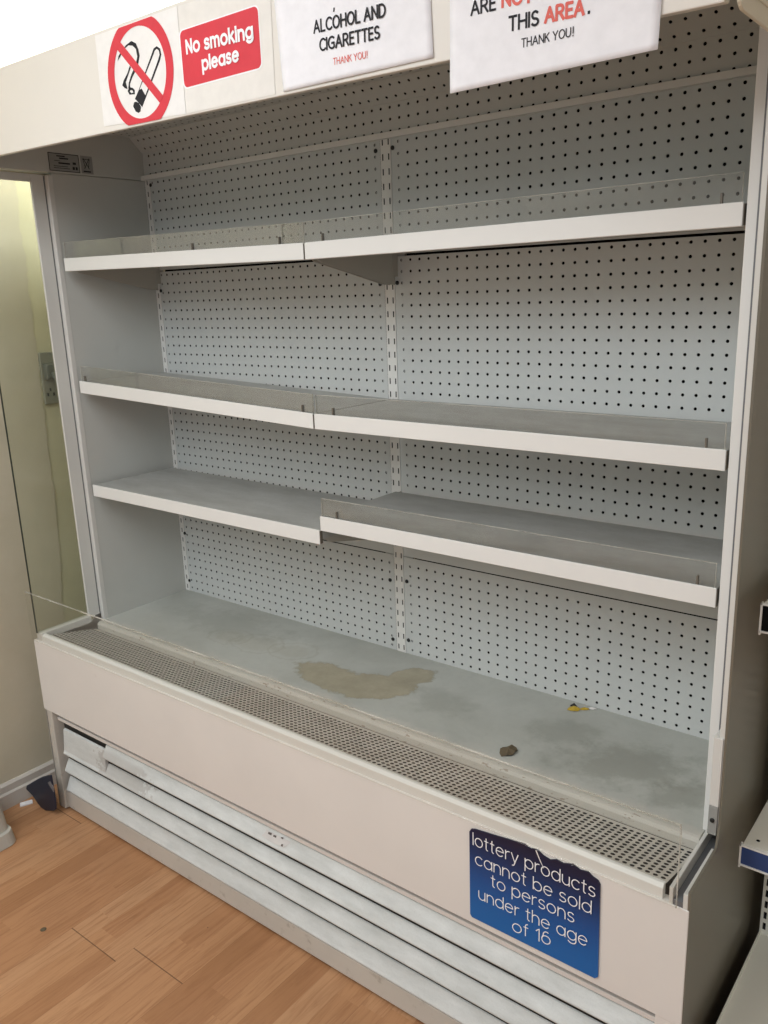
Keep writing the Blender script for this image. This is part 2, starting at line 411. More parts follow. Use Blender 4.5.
# slotted uprights
slz = [zu(48.72-1.235*k) for k in range(40)][::-1]
for us, u0, u1 in (([XL+.012], XL, XL+.024), ([UL+.0075, UR-.0065], UL, UR), ([XR-.012], XR-.024, XR)):
    mb = MB(); slotted(mb, us, slz, u0, u1, TOPD, TOPZ, .0035, .0145, lambda u, v, d: (u, -.0015+d, v), .0014, 0, 1)
    w = .0009
    mb.box(u0, u0+.0007, -.0015, .0, TOPD, TOPZ, 1).box(u1-.0007, u1, -.0015, .0, TOPD, TOPZ, 0)
    for u in us: mb.box(u-.004, u+.004, -.0002, -.0001, TOPD, TOPZ, 2)
    part(mb, 'slotted_upright', [M['lip'], M['rim'], M['dark']])
for bx, bz in [(-.952, 1.904), (-.953, 1.59), (-.955, .79), (-.955, .62), (-.068, 1.896), (-.016, 1.897), (-.068, 1.583), (-.014, 1.584), (-.070, .79), (-.012, .797), (-.067, .614), (-.012, .624)]:
    mb = MB(); n = 12
    for r0, d0, r1, d1 in ((.0052, 0, .0052, .002), (.0052, .002, .003, .0038)):
        mb.add([(bx+r*math.cos(2*PI*k/n), -d-.001, bz+r*math.sin(2*PI*k/n)) for r, d in ((r0, d0), (r1, d1)) for k in range(n)],
               [(k, (k+1) % n, n+(k+1) % n, n+k) for k in range(n)])
    mb.add([(bx+.003*math.cos(2*PI*k/n), -.0048, bz+.003*math.sin(2*PI*k/n)) for k in range(n)], [tuple(range(n))])
    part(mb, 'panel_plug', M['bolt'])

# canopy lining: rail, short vertical strip, sloping strip and perforated soffit
mb = MB().box(XL, XR, -.015, 0, zu(48.93), zu(49.42)); part(mb, 'top_rail', M['lip'], .001)
xs = [(k+.2)*U for k in range(-35, 33)]
mb = MB()
perf(mb, xs, [zu(z) for z in (49.55, 50.5, 51.45)], XL, XR, zu(49.3), zu(51.8), .0035, P_back, .0025)
part(mb, 'canopy_back_strip', [M['peg'], M['rim']])
sl = math.hypot(1.6, 1.5)*U
P_sl = lambda u, v, d: (u, -1.6*U*v/sl + d*.7, zu(51.8)+1.5*U*v/sl + d*.7)
mb = MB(); perf(mb, xs, [sl*.25, sl*.75], XL, XR, 0, sl, .0035, P_sl, .0025)
part(mb, 'canopy_sloping_strip', [M['peg'], M['rim']])
P_so = lambda u, v, d: (u, v, zu(53.3)+d)
mb = MB(); perf(mb, xs, [(-1.6-.7-1.0*k)*U for k in range(17)][::-1], XL, XR, -19.1*U, -1.6*U, .0035, P_so, .0025)
part(mb, 'canopy_soffit', [M['peg'], M['rim']])
mb = MB().box(XL, XR, .012, .015, TOPZ-.02, zu(54)).box(XL, XR, -.52, .015, zu(53.3)+.014, zu(53.3)+.018)
part(mb, 'canopy_shade_sheet', M['dark'])  # dark sheets painted as the shade behind the canopy holes

# side walls
mb = MB().box(-.993, XL, -.315, .02, .575, zu(48.9)).box(-1.019, XL, -.547, .02, zu(48.9)+.0015, 2.06)
part(mb, 'inner_side_panel', M['inner'], .0012)
mb = MB().box(.9005, .9235, -.322, .02, .575, 1.95)
part(mb, 'inner_side_panel', M['lip'], .0015)
mb = MB().box(-1.0015, -.994, -.373, -.334, .60, 1.913).box(-1.0015, -.994, -.545, -.373, 1.892, 1.913).box(-1.012, -.985, -.541, -.37, .585, .606)
part(mb, 'glass_frame', M['frame'], .0015)
mb = MB().box(-1.019, -.996, -.335, -.329, .60, 1.91).box(-1.022, -.994, -.33, .02, .60, 1.9, 1)
part(mb, 'side_core', [M['groove'], M['inner']])
mb = MB().box(-.996, -.9792, -.3295, -.314, .578, 1.912)
part(mb, 'side_trim', M['frame'], .0015)
mb = MB().box(-1.0055, -1.0005, -.543, -.373, .606, 1.892, 0).box(-1.0057, -1.0003, -.5452, -.543, .606, 1.892, 1)
part(mb, 'side_glass', [M['glass'], M['glass_edge']], label='green-tinted glass side pane')
# outer skin at the right end, with the step where the base juts forward
mb = MB().prism([(-.541, .012), (-.541, .585), (-.543, .613), (-.41, .617), (-.4, .66), (-.3985, 1.9), (.05, 1.9), (.05, .012)], 'x', .948, .952)
part(mb, 'outer_side_panel', M['outer'], 0, label='outer end panel with shade painted into its colour')
mb = MB().prism([(-.541, .012), (-.541, .578), (-.34, .578), (-.335, 1.9), (.05, 1.9), (.05, .012)], 'x', -1.026, -1.022)
part(mb, 'outer_side_panel', M['white'])
# right frame channel
mb = MB().box(.9395, .9485, -.398, -.33, .64, 1.88, 0).box(.9225, .9405, -.345, -.30, .60, 1.92, 1).box(.931, .9465, -.402, -.345, .69, .82, 0)
part(mb, 'frame_channel', [M['frame'], M['groove']], .001)
mb = MB().box(.9315, .9465, -.404, -.395, .635, .69).tube([(.939, -.403, .664), (.939, -.407, .664)], .004, 10, 1)
part(mb, 'frame_clip', [M['plate'], M['bolt']], .0008)
# bottom channel at the right where the missing side glass would stand
mb = MB().box(.917, .9235, -.541, -.315, .55, .609, 0).box(.9235, .948, -.54, -.34, .55, .588, 1).box(.94, .948, -.541, -.40, .55, .606, 0)
part(mb, 'glass_channel', [M['frame'], M['groove']], .001)

# base
mb = MB().box(-1.033, .951, -.5425, -.522, .346, .5775); part(mb, 'front_panel', M['white'], .0015)
mb = MB().box(-1.03, -.994, -.541, -.50, .004, .346); part(mb, 'base_post', M['kick'], .0015)
mb = MB().box(.905, .951, -.541, -.50, .004, .346); part(mb, 'base_post', M['white'], .0015)
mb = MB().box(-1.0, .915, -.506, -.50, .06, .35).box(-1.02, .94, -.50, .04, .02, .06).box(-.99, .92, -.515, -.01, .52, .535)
part(mb, 'base_shade_sheet', M['shade'])  # dark grey sheets painted as the shade seen between the slats
mb = MB().box(-.990, .905, -.527, -.503, .313, .3235); part(mb, 'louvre_trim', M['white'], .001)
zs = [.313, .263, .202, .138, .069]
mb = MB()
def slat(x0, x1, zt, zb):
    prof = [(-.5205, zt-.021), (-.534, zb+.018), (-.538, zb+.010), (-.5375, zb+.006), (-.534, zb+.0045), (-.531, zb+.007), (-.5175, zt-.020)]
    mb.prism(prof, 'x', x0, x1)
slat(-.745, .905, zs[0]+.012, zs[1]); slat(-.745, .905, zs[1], zs[2])
prof = [(-.520, .291), (-.527, .289), (-.534, zs[2]+.018), (-.538, zs[2]+.010), (-.5375, zs[2]+.006), (-.534, zs[2]+.0045), (-.520, zs[2]+.012)]
mb.prism(prof, 'x', -.965, -.7452)
slat(-.972, .905, zs[2], zs[3]); slat(-.978, .905, zs[3], zs[4])
part(mb, 'louvre_panel', M['louvre'], .0008)
mb = MB().box(-.994, .905, -.534, -.515, .010, .069); part(mb, 'kick_plate', M['kick'], .002)
# torn sticker on the top louvre
f = lambda s_: (-.513-.022*s_, .3115-.030*s_)
mb = MB()
pts = [(-.086, .05), (-.03, .0), (.004, .1), (.012, .5), (-.002, .95), (-.05, 1.0), (-.078, .9), (-.07, .5)]
mb.add([(x, f(s_)[0]-.0012, f(s_)[1]) for x, s_ in pts], [tuple(range(8))], 0)
for (x, s_, w, h) in [(-.03, .12, .016, .06), (-.062, .5, .012, .12), (-.044, .52, .01, .1), (-.02, .42, .008, .08), (-.012, .8, .006, .12)]:
    mb.add([(x, f(s_)[0]-.0018, f(s_)[1]), (x+w, f(s_)[0]-.0018, f(s_)[1]+.002), (x+w, f(s_+h)[0]-.0018, f(s_+h)[1]), (x, f(s_+h)[0]-.0018, f(s_+h)[1])], [(0, 1, 2, 3)], 1)
part(mb, 'torn_sticker', [M['old_sticker'], M['fadedink']], label='torn remnant of a white sticker')

# deck, grille and front lip
mb = MB().prism([(-.356, .557), (-.356, .574), (-.352, .581), (-.345, .583), (.0, .583), (.0, .557)], 'x', XL, .905)
part(mb, 'deck', M['deck'], .001, label='stained grey deck of the well')
gl = math.hypot(.168, .040)
P_gr = lambda u, v, d: (u, -.526+.168*v/gl, .598-.040*v/gl-d)
gx = [-.982+.0136*k for k in range(139)]
gy = [.006+.0137*k for k in range(12)]
mb = MB(); perf(mb, gx, gy, -.99, .905, 0, gl, .0046, P_gr, .002)
part(mb, 'air_grille', [M['grille'], M['rim']], label='dusty perforated air grille')
mb = MB().prism([(-.5385, .577), (-.5385, .598), (-.533, .604), (-.526, .604), (-.526, .577)], 'x', -1.012, .906)
part(mb, 'front_lip', M['lip'], .001)
mb = MB().box(-1.03, .931, -.5495, -.5465, .580, .733, 0).box(-1.03, .931, -.5497, -.5463, .733, .7352, 1).box(.931, .9328, -.5497, -.5463, .580, .7352, 1)
part(mb, 'front_riser', [M['front_acrylic'], M['acrylic_edge']], label='low clear acrylic front screen')

# canopy fascia and end caps
fz = lambda x: 1.9265-.0155*(x+1)
mb = MB()
mb.add([(x, y, z) for x in (-1.035, .921) for (y, z) in ((-.549, fz(x)), (-.549, 2.112), (-.527, 2.112), (-.527, fz(x)+.003))],
       [(0, 1, 2, 3), (7, 6, 5, 4), (0, 4, 5, 1), (1, 5, 6, 2), (2, 6, 7, 3), (3, 7, 4, 0)])
part(mb, 'canopy_fascia', M['fascia'], .002)
mb = MB().box(-1.035, .945, -.527, .05, 2.09, 2.11); part(mb, 'canopy_top', M['white'])
def cap(x0, x1, zb, m_):
    pts = []
    for a in range(0, 7):
        t_ = PI + a/6*PI/2
        pts.append((-.570+.022*math.cos(t_), zb+.022+.022*math.sin(t_)))
    pts += [(.05, zb), (.05, 2.13), (-.592, 2.13)]
    return MB().prism(pts, 'x', x0, x1, m_)
mb = cap(.9475, .9525, 1.877, 0)
mb.box(.9525, .9545, -.545, .05, 1.899, 2.13, 0)
part(mb, 'canopy_end_cap', M['cap'], .002, label='cream canopy end cap')
mb = cap(-1.039, -1.0355, 1.90, 0); part(mb, 'canopy_end_cap', M['cap'], .002)

# rating plate and bin-symbol label inside the left end
mb = MB().box(XL, XL+.0008, -.320, -.224, 1.924, 1.972, 0)
Xp = XL+.0012
def bar(y0, y1, z0, z1, mi=1): mb.box(XL+.0006, Xp, y0, y1, z0, z1, mi)
for a in ((-.320, -.224, 1.970, 1.972), (-.320, -.224, 1.924, 1.9258), (-.320, -.3183, 1.924, 1.972), (-.2257, -.224, 1.924, 1.972)): bar(*a)
for k, (y0, y1, z, h) in enumerate([(-.294, -.268, 1.963, .003), (-.286, -.258, 1.957, .0035), (-.302, -.284, 1.951, .0014), (-.290, -.254, 1.944, .004), (-.306, -.262, 1.937, .0014), (-.306, -.256, 1.932, .0014), (-.245, -.235, 1.945, .006), (-.247, -.24, 1.931, .008), (-.237, -.231, 1.931, .008)]): bar(y0, y1, z, z+h)
part(mb, 'rating_plate', [M['plate'], M['ink']])
mb = MB().box(XL, XL+.0008, -.218, -.180, 1.924, 1.972, 0)
bar(-.212, -.188, 1.928, 1.9315)
for a, b in (((-.210, 1.962), (-.205, 1.939)), ((-.190, 1.962), (-.195, 1.939)), ((-.208, 1.937), (-.190, 1.966)), ((-.192, 1.937), (-.210, 1.966))):
    d = Vector((b[0]-a[0], b[1]-a[1])).normalized(); n_ = Vector((-d.y, d.x))*.0008
    mb.prism([(a[0]+n_.x, a[1]+n_.y), (b[0]+n_.x, b[1]+n_.y), (b[0]-n_.x, b[1]-n_.y), (a[0]-n_.x, a[1]-n_.y)], 'x', XL+.0006, Xp, 1)
bar(-.212, -.188, 1.962, 1.9635)
part(mb, 'bin_symbol_label', [M['plate'], M['ink']])

# shelves
def shelf(x0, x1, za, zb, riser, rx=None, end_clip=None, label=None):
    L = x1-x0
    tilt = lambda x, y, z: (x, y, z + za + (zb-za)*(x-x0)/L)
    YF = -.325
    mb = MB().box(x0+.001, x1-.001, YF+.006, -.030, -.006, -.0015, 0, tilt)
    mb.box(x0+.001, x1-.001, -.034, -.030, -.022, -.004, 0, tilt)
    mb.box(x0+.001, x0+.003, YF+.006, -.034, -.026, -.004, 0, tilt).box(x1-.003, x1-.001, YF+.006, -.034, -.026, -.004, 0, tilt)
    s = part(mb, 'shelf', M['shelf'], 0, None, label)
    mb = MB().box(x0, x1, YF, YF+.004, -.0355, 0, 0, tilt).box(x0, x1, YF+.004, YF+.02, -.0355, -.0335, 0, tilt)
    part(mb, 'shelf_lip', M['lip'], .0012, s)
    for xa, xb in ((x0+.004, x0+.0065), (x1-.0065, x1-.004)):
        mb = MB()
        pr = [(-.012, -.004), (-.012, -.095), (-.045, -.092), (-.285, -.040), (-.30, -.03), (-.30, -.006)]
        z_ = za + (zb-za)*(xa-x0)/L
        mb.prism([(y, z+z_) for y, z in pr], 'x', xa, xb)
        mb.box(xa-.001, xb+.001, -.02, .004, z_-.075, z_-.02)
        part(mb, 'shelf_bracket', M['bracket'], 0, s)
    if riser:
        a, b = rx or (x0+.004, x1-.004)
        mb = MB().box(a, b, YF+.0045, YF+.0075, -.005, .0425, 0, tilt)
        mb.box(a, b, YF+.0044, YF+.0076, .0425, .0433, 1, tilt).box(a-.0008, a, YF+.0044, YF+.0076, -.005, .0433, 1, tilt).box(b, b+.0008, YF+.0044, YF+.0076, -.005, .0433, 1, tilt)
        part(mb, 'acrylic_riser', [M['acrylic'], M['acrylic_edge']], 0, s)
        for cx in (a+.045, b-.03) if end_clip is None else end_clip:
            mb = MB().box(cx-.0015, cx+.0015, YF+.0028, YF+.0095, -.002, .016, 0, tilt)
            part(mb, 'riser_clip', M['clip'], 0, s)
    for xx in (x0-.0012, x1+.0002):
        mb = MB().box(xx, xx+.001, YF+.0012, YF+.010, -.034, -.003, 0, tilt)
        part(mb, 'lip_end_clip', M['clip'], 0, s)
    return s
shelf(-.958, -.024, 1.687, 1.674, True, (-.955, -.026), (-.40, -.1), 'upper left shelf, sloping slightly')
shelf(-.0195, .8965, 1.674, 1.679, True, (-.09, .892), (.03, .862), 'upper right shelf')
shelf(-.958, -.024, 1.340, 1.2995, True, (-.95, -.026), (-.935, -.06), 'middle left shelf, tilting down to the right')
shelf(-.0195, .8965, 1.2995, 1.2955, True, (-.016, .892), (.035, .862), 'middle right shelf')
shelf(-.958, -.024, 1.0255, 1.0205, False, label='lower left shelf without a riser')
shelf(-.0195, .8965, 1.056, 1.055, True, (-.016, .892), (.03, .862), 'lower right shelf, one notch higher than its neighbour')
# dark seams between tiers: gaps that show the near-black backing sheet

# ---------------------------------------------------------------- lettering
def arc(cx, cy, rx, ry, a0, a1, n=None):
    n = n or max(4, int(abs(a1-a0)/15))
    return [(cx+rx*math.cos(math.radians(a0+(a1-a0)*k/n)), cy+ry*math.sin(math.radians(a0+(a1-a0)*k/n))) for k in range(n+1)]
O_ = lambda w: [arc(w/2, .5, w/2, .5, 0, 360, 28)]
H_, D_ = 1.42, -.42             # ascender and descender (x-height = 1)
LOW = {  # glyph: (width, strokes)
 'l': (.0, [[(0, 0), (0, H_)]]), 'i': (.0, [[(0, 0), (0, 1)], [(0, 1.32), (0, 1.42)]]),
 'o': (1.0, O_(1.0)), 't': (.5, [[(.22, 1.34), (.22, .2)] + arc(.42, .2, .2, .2, 180, 270), [(0, 1), (.48, 1)]]),
 'e': (.96, [[(.02, .54), (.96, .54)] + arc(.48, .5, .48, .5, 5, 318, 24)]),
 'r': (.48, [[(0, 0), (0, 1)], [(0, .5)] + arc(.42, .52, .42, .46, 180, 82)]),
 'y': (.86, [[(0, 1), (.43, .02)], [(.86, 1), (.36, -.26)] + arc(.16, -.2, .21, .2, -40, -100)]),
 'p': (1.0, [[(0, 1), (0, D_)]] + O_(1.0)), 'd': (1.0, [[(1, H_), (1, 0)]] + O_(1.0)),
 'b': (1.0, [[(0, H_), (0, 0)]] + O_(1.0)), 'a': (.98, [[(.98, 1), (.98, 0)]] + O_(.98)),
 'g': (1.0, [[(1, 1), (1, -.05)] + arc(.52, -.05, .48, .37, 0, -150)] + O_(1.0)),
 'u': (.84, [[(0, 1), (0, .4)] + arc(.42, .4, .42, .4, 180, 360) + [(.84, 1)], [(.84, .4), (.84, 0)]]),
 'c': (.9, [arc(.5, .5, .5, .5, 45, 315, 22)]),
 's': (.72, [arc(.36, .75, .32, .25, 30, 262) + arc(.36, .25, .36, .25, 82, -150)]),
 'n': (.84, [[(0, 0), (0, 1)], arc(.42, .58, .42, .42, 180, 0) + [(.84, 0)]]),
 'h': (.84, [[(0, 0), (0, H_)], arc(.42, .58, .42, .42, 180, 0) + [(.84, 0)]]),
 'm': (1.36, [[(0, 0), (0, 1)], arc(.34, .64, .34, .36, 180, 0) + [(.68, 0)], arc(1.02, .64, .34, .36, 180, 0) + [(1.36, 0)]]),
 'k': (.74, [[(0, 0), (0, H_)], [(.68, 1), (.02, .42)], [(.26, .62), (.74, 0)]]),
 'f': (.46, [[(.18, 0), (.18, 1.1)] + arc(.44, 1.16, .26, .26, 180, 95), [(0, 1), (.44, 1)]]),
 '1': (.34, [[(0, 1.12), (.34, H_), (.34, 0)]]),
 '6': (.92, [arc(.46, .46, .46, .46, 0, 360, 26), [(.02, .6), (.16, .98)] + arc(.5, .96, .36, .46, 165, 60)]),
}
CAPW = {  # capitals on a 0..1 height
 'A': (.74, [[(0, 0), (.37, 1), (.74, 0)], [(.14, .34), (.6, .34)]]), 'L': (.48, [[(0, 1), (0, 0), (.48, 0)]]),
 'C': (.68, [arc(.42, .5, .42, .5, 48, 312, 20)]), 'O': (.8, [arc(.4, .5, .4, .5, 0, 360, 26)]),
 'H': (.64, [[(0, 0), (0, 1)], [(.64, 0), (.64, 1)], [(0, .52), (.64, .52)]]),
 'N': (.66, [[(0, 0), (0, 1), (.66, 0), (.66, 1)]]),
 'D': (.7, [[(0, 0), (0, 1), (.26, 1)] + arc(.26, .5, .44, .5, 90, -90) + [(0, 0)]]),
 'I': (.0, [[(0, 0), (0, 1)]]), 'G': (.74, [arc(.44, .5, .44, .5, 52, 300, 20) + [(.74, .1), (.74, .46), (.46, .46)]]),
 'R': (.62, [[(0, 0), (0, 1), (.3, 1)] + arc(.3, .74, .26, .26, 90, -90) + [(0, .48)], [(.3, .48), (.62, 0)]]),
 'E': (.48, [[(.48, 1), (0, 1), (0, 0), (.48, 0)], [(0, .52), (.42, .52)]]),
 'T': (.6, [[(0, 1), (.6, 1)], [(.3, 1), (.3, 0)]]),
 'S': (.54, [arc(.27, .74, .24, .26, 40, 262) + arc(.27, .24, .27, .24, 82, -145)]),
 'K': (.6, [[(0, 0), (0, 1)], [(.56, 1), (.02, .44)], [(.2, .62), (.6, 0)]]),
 'Y': (.66, [[(0, 1), (.33, .46), (.66, 1)], [(.33, .46), (.33, 0)]]),
 'U': (.64, [[(0, 1), (0, .32)] + arc(.32, .32, .32, .32, 180, 360) + [(.64, 1)]]),
 '!': (.14, [[(.14, .32), (.14, 1)], [(.14, 0), (.14, .04)]]), '.': (.0, [[(0, 0), (0, .05)]]), ',': (.08, [[(.08, .06), (0, -.16)]]),
}
def lettering(mb, txt, x0, x1, zb, size, y, mi=0, wt=.1, gap=.3, z1=None, depth=.0003, yf=None):
    """monoline letters fitted from x0 to x1 on a baseline zb..z1; size = x-height (or capital height)"""
    caps = txt.upper() == txt and not any(c.isdigit() for c in txt)
    x = 0; strokes = []
    for ch in txt:
        if ch == ' ': x += .62 if not caps else .36; continue
        if caps: w_, st = CAPW[ch]
        elif ch in CAPW and ch.isupper(): w_, st = CAPW[ch]; w_, st = w_*1.35, [[(a*1.35, b*1.36) for a, b in q] for q in st]
        else: w_, st = LOW[ch]
        for q in st: strokes.append([(x+a, b) for a, b in q])
        x += w_+gap
    xa, xb = -wt/2, x-gap+wt/2
    z1 = zb if z1 is None else z1
    kx = (x1-x0)/(xb-xa)
    stack = [0]
    def Pm(a, b):
        X = x0+(a-xa)*kx; Z = zb+(z1-zb)*(X-x0)/(x1-x0)+b*size
        return (X, (yf(X, Z) if yf else y)-depth-stack[0]*4e-6, Z)
    wx = wt*size/kx             # keep the stroke weight even after the fit
    for q in strokes:
        for i in range(len(q)-1):
            a, b = Vector(q[i]), Vector(q[i+1]); d = Vector(((b-a).x*kx, (b-a).y*size))
            if d.length < 1e-9: continue
            stack[0] += 1; d.normalize(); h_ = wt*size/2
            n_ = Vector((-d.y*h_/kx, d.x*h_/size))
            e0 = Vector((d.x*h_/kx, d.y*h_/size)) * (.9 if i == 0 else 0); e1 = Vector((d.x*h_/kx, d.y*h_/size)) * (.9 if i == len(q)-2 else 0)
            mb.add([Pm(*(a-e0+n_)), Pm(*(b+e1+n_)), Pm(*(b+e1-n_)), Pm(*(a-e0-n_))], [(0, 1, 2, 3)], mi)
            if i > 0:
                stack[0] += 1
                mb.add([Pm(a.x+h_/kx*math.cos(t_*PI/4), a.y+h_/size*math.sin(t_*PI/4)) for t_ in range(8)], [tuple(range(8))], mi)
    return mb
def poly(mb, pts, y0, y1, mi=0):
    return mb.prism(pts, 'y', y0, y1, mi)
def rrect(x0, x1, z0, z1, r, n=5):
    o = []
    for cx, cz, a0 in ((x1-r, z1-r, 0), (x0+r, z1-r, PI/2), (x0+r, z0+r, PI), (x1-r, z0+r, 3*PI/2)):
        o += [(cx+r*math.cos(a0+PI/2*k/n), cz+r*math.sin(a0+PI/2*k/n)) for k in range(n+1)]
    return o

# blue lottery notice stuck on the base panel
lot = thing('age_notice_sign', (.667, -.5432, .364), 'dark blue lottery age notice with white lettering and torn top edge on the base panel', 'sign')
top = [(.800, .560), (.796, .567), (.786, .570), (.777, .576), (.762, .573), (.748, .579), (.730, .572), (.716, .574), (.704, .568), (.690, .571), (.679, .578), (.662, .575), (.652, .579), (.6, .572), (.545, .566), (.537, .563), (.533, .556)]
bot = [(.533, .368), (.537, .363), (.796, .362), (.802, .368)]
mb = MB(); poly(mb, bot[::1] + top, -.5457, -.5430); mb.build('sign_plate', M['blue'], lot, lot)
mb = MB()
yl = -.5460
for s_, x0, x1, z0, z1 in (('lottery products', .541, .793, .531, .533), ('cannot be sold', .546, .787, .490, .496), ('to persons', .581, .755, .456, .461), ('under the age', .553, .781, .414, .424), ('of 16', .628, .709, .3785, .387)):
    lettering(mb, s_, x0, x1, z0, .0185, yl, 0, .108, .30, z1)
mb.build('lettering', M['whiteprint'], lot, lot)
mb = MB().prism([(.675, .576), (.684, .558), (.692, .545), (.6926, .5455), (.6855, .559), (.677, .577)], 'y', -.5462, -.5458)
mb.build('torn_edge', M['sheet_sign'], lot, lot)

# no-smoking roundel
ns = thing('no_smoking_sign', (-.238, -.5495, 1.92), 'round red no smoking symbol sign with crossed-out cigarette on the canopy fascia', 'sign', 'no smoking signs on the canopy')
YS = -.5495
mb = MB(); poly(mb, [(-.378, 1.93), (-.106, 1.9165), (-.105, 2.105), (-.375, 2.105)], YS-.0004, YS); mb.build('sign_sheet', M['sheet_sign'], ns, ns)
cx, cz, ro, ri = -.2375, 2.0115, .1075, .0845
def clampz(x, z): return (x, min(max(z, 1.9165+(-.12-x)*.02), 2.1035))
N = 72
mb = MB()
vo = [clampz(cx+ro*math.cos(2*PI*k/N), cz+ro*math.sin(2*PI*k/N)) for k in range(N)]
vi = [(cx+ri*math.cos(2*PI*k/N), cz+ri*math.sin(2*PI*k/N)) for k in range(N)]
mb.add([(x, YS-.0009, z) for x, z in vo+vi], [(k, (k+1) % N, N+(k+1) % N, N+k) for k in range(N)])
poly(mb, [(-.305, 2.068), (-.293, 2.0805), (-.169, 1.958), (-.182, 1.947)], YS-.0012, YS-.0009)
mb.build('prohibition_ring', M['red'], ns, ns)
CIGO = [(-.26, 1.966), (-.193, 2.039), (-.186, 2.047), (-.176, 2.049), (-.166, 2.043), (-.164, 2.032), (-.17, 2.022), (-.24, 1.948)]
CIGI = [(-.251, 1.974), (-.188, 2.0365), (-.183, 2.0425), (-.176, 2.0443), (-.1705, 2.040), (-.1695, 2.033), (-.175, 2.025), (-.2345, 1.959)]
CIGD = [(-.262, 1.966), (-.246, 1.981), (-.236, 1.982), (-.229, 1.972), (-.226, 1.968), (-.24, 1.95), (-.244, 1.957), (-.252, 1.963)]
TIP = [(-.27, 1.954), (-.265, 1.961), (-.258, 1.961), (-.25, 1.957), (-.244, 1.949), (-.247, 1.941), (-.254, 1.939), (-.263, 1.943)]
SM1 = [(-.306, 2.045), (-.301, 2.054), (-.288, 2.062), (-.272, 2.069), (-.254, 2.073), (-.24, 2.066), (-.234, 2.054), (-.232, 2.042), (-.238, 2.03), (-.247, 2.019), (-.262, 2.008), (-.273, 1.996), (-.273, 1.987), (-.28, 1.989), (-.276, 2.0), (-.264, 2.014), (-.247, 2.029), (-.24, 2.042), (-.242, 2.056), (-.252, 2.064), (-.265, 2.067), (-.283, 2.062), (-.296, 2.051)]
SM2 = [(-.267, 2.03), (-.278, 2.017), (-.292, 2.007), (-.299, 1.998), (-.292, 1.992), (-.282, 1.988), (-.284, 1.995), (-.286, 2.002), (-.277, 2.012), (-.264, 2.026)]
SM3 = [(-.283, 1.985), (-.276, 1.991), (-.265, 1.988), (-.259, 1.983), (-.26, 1.975), (-.266, 1.976), (-.278, 1.977)]
SM3I = [(-.276, 1.983), (-.272, 1.985), (-.266, 1.983), (-.265, 1.979), (-.271, 1.979)]
mb = MB()
mb.add([(x, YS-.0006, z) for x, z in CIGO+CIGI], [(k, (k+1) % 8, 8+(k+1) % 8, 8+k) for k in range(8)])
for pl in (CIGD, TIP, SM1, SM2): mb.add([(x, YS-.0007, z) for x, z in pl], [tuple(range(len(pl)))])
mb.add([(x, YS-.0007, z) for x, z in SM3+SM3I], [(0, 1, 8, 7), (1, 2, 8), (2, 3, 9, 8), (3, 4, 10, 9), (4, 5, 10), (5, 6, 11, 10), (6, 0, 7, 11)])
mb.build('cigarette_symbol', M['ink'], ns, ns)

rs = thing('no_smoking_sign', (.005, -.5495, 1.96), 'red rectangular sign with white words No smoking please on the canopy fascia', 'sign', 'no smoking signs on the canopy')
mb = MB(); poly(mb, [(-.1045, 1.9165), (.141, 1.9135), (.145, 2.100), (-.104, 2.104)], YS-.0003, YS); mb.build('backing_film', M['film'], rs, rs)
mb = MB(); poly(mb, rrect(-.106, .1135, 1.9595, 2.0635, .011), YS-.0006, YS-.0003); mb.build('sign_border', M['whiteprint'], rs, rs)
mb = MB(); poly(mb, rrect(-.103, .1115, 1.962, 2.061, .010), YS-.0009, YS-.0006); mb.build('sign_face', M['red'], rs, rs)
mb = MB()
lettering(mb, 'No smoking', -.089, .098, 2.0205, .0158, YS-.0009, 0, .33, .42, 2.0135)
lettering(mb, 'please', -.047, .057, 1.9845, .0154, YS-.0009, 0, .33, .42, 1.983)
mb.build('lettering', M['whiteprint'], rs, rs)

# two printed paper notices taped on the fascia
def paper_sheet(name, root, x0l, x1l, z0, z1, x0t, x1t, bulge, curl):
    nx, nz = 24, 24; mb = MB(); vs = []
    def ysurf(a, b):
        return -.5502-bulge*math.sin(PI*a)*(.4+.6*math.sin(PI*b))*(.5+.5*math.sin(5*a+3*b)) - curl*(1-b)**3*(.4+.6*a)
    def yf(X, Z):
        a = (X-x0l)/(x1l-x0l); return ysurf(a, (Z-z0(a))/(z1-z0(a)))-.0004
    for j in range(nz+1):
        b = j/nz
        for i in range(nx+1):
            a = i/nx
            xl, xr = x0l+(x0t-x0l)*b, x1l+(x1t-x1l)*b
            vs.append((xl+(xr-xl)*a, ysurf(a, b), z0(a)+(z1-z0(a))*b))
    W = nx+1
    fs = [(j*W+i, j*W+i+1, (j+1)*W+i+1, (j+1)*W+i) for j in range(nz) for i in range(nx)]
    mb.add(vs, fs, 0, True)
    o = mb.build(name, M['sheet'], root, root)
    sd = o.modifiers.new('thickness', 'SOLIDIFY'); sd.thickness = .0003; sd.offset = 0
    return yf
pa = thing('paper_notice', (.32, -.55, 1.913), 'white paper notice reading ALCOHOL AND CIGARETTES, left of the two papers on the canopy', 'notice', 'paper notices on the canopy')
yf = paper_sheet('paper_sheet', pa, .163, .486, lambda a: 1.9135-.002*a, 2.108, .150, .478, .0018, .001)
mb = MB(); yp = -.5540
lettering(mb, 'ALCOHOL AND', .242, .397, 1.992, .0175, yp, 0, 0.19, 0.24, 1.987, yf=yf)
lettering(mb, 'CIGARETTES', .254, .384, 1.9625, .0172, yp, 0, 0.19, 0.24, 1.958, yf=yf)
lettering(mb, ',', .288, .2905, 2.0185, .0172, yp, 0, 0.16, 0.2, yf=yf)
lettering(mb, 'THANK YOU!', .283, .357, 1.936, .0098, yp, 1, 0.13, 0.22, 1.934, yf=yf)
mb.build('lettering', [M['ink'], M['redink']], pa, pa)
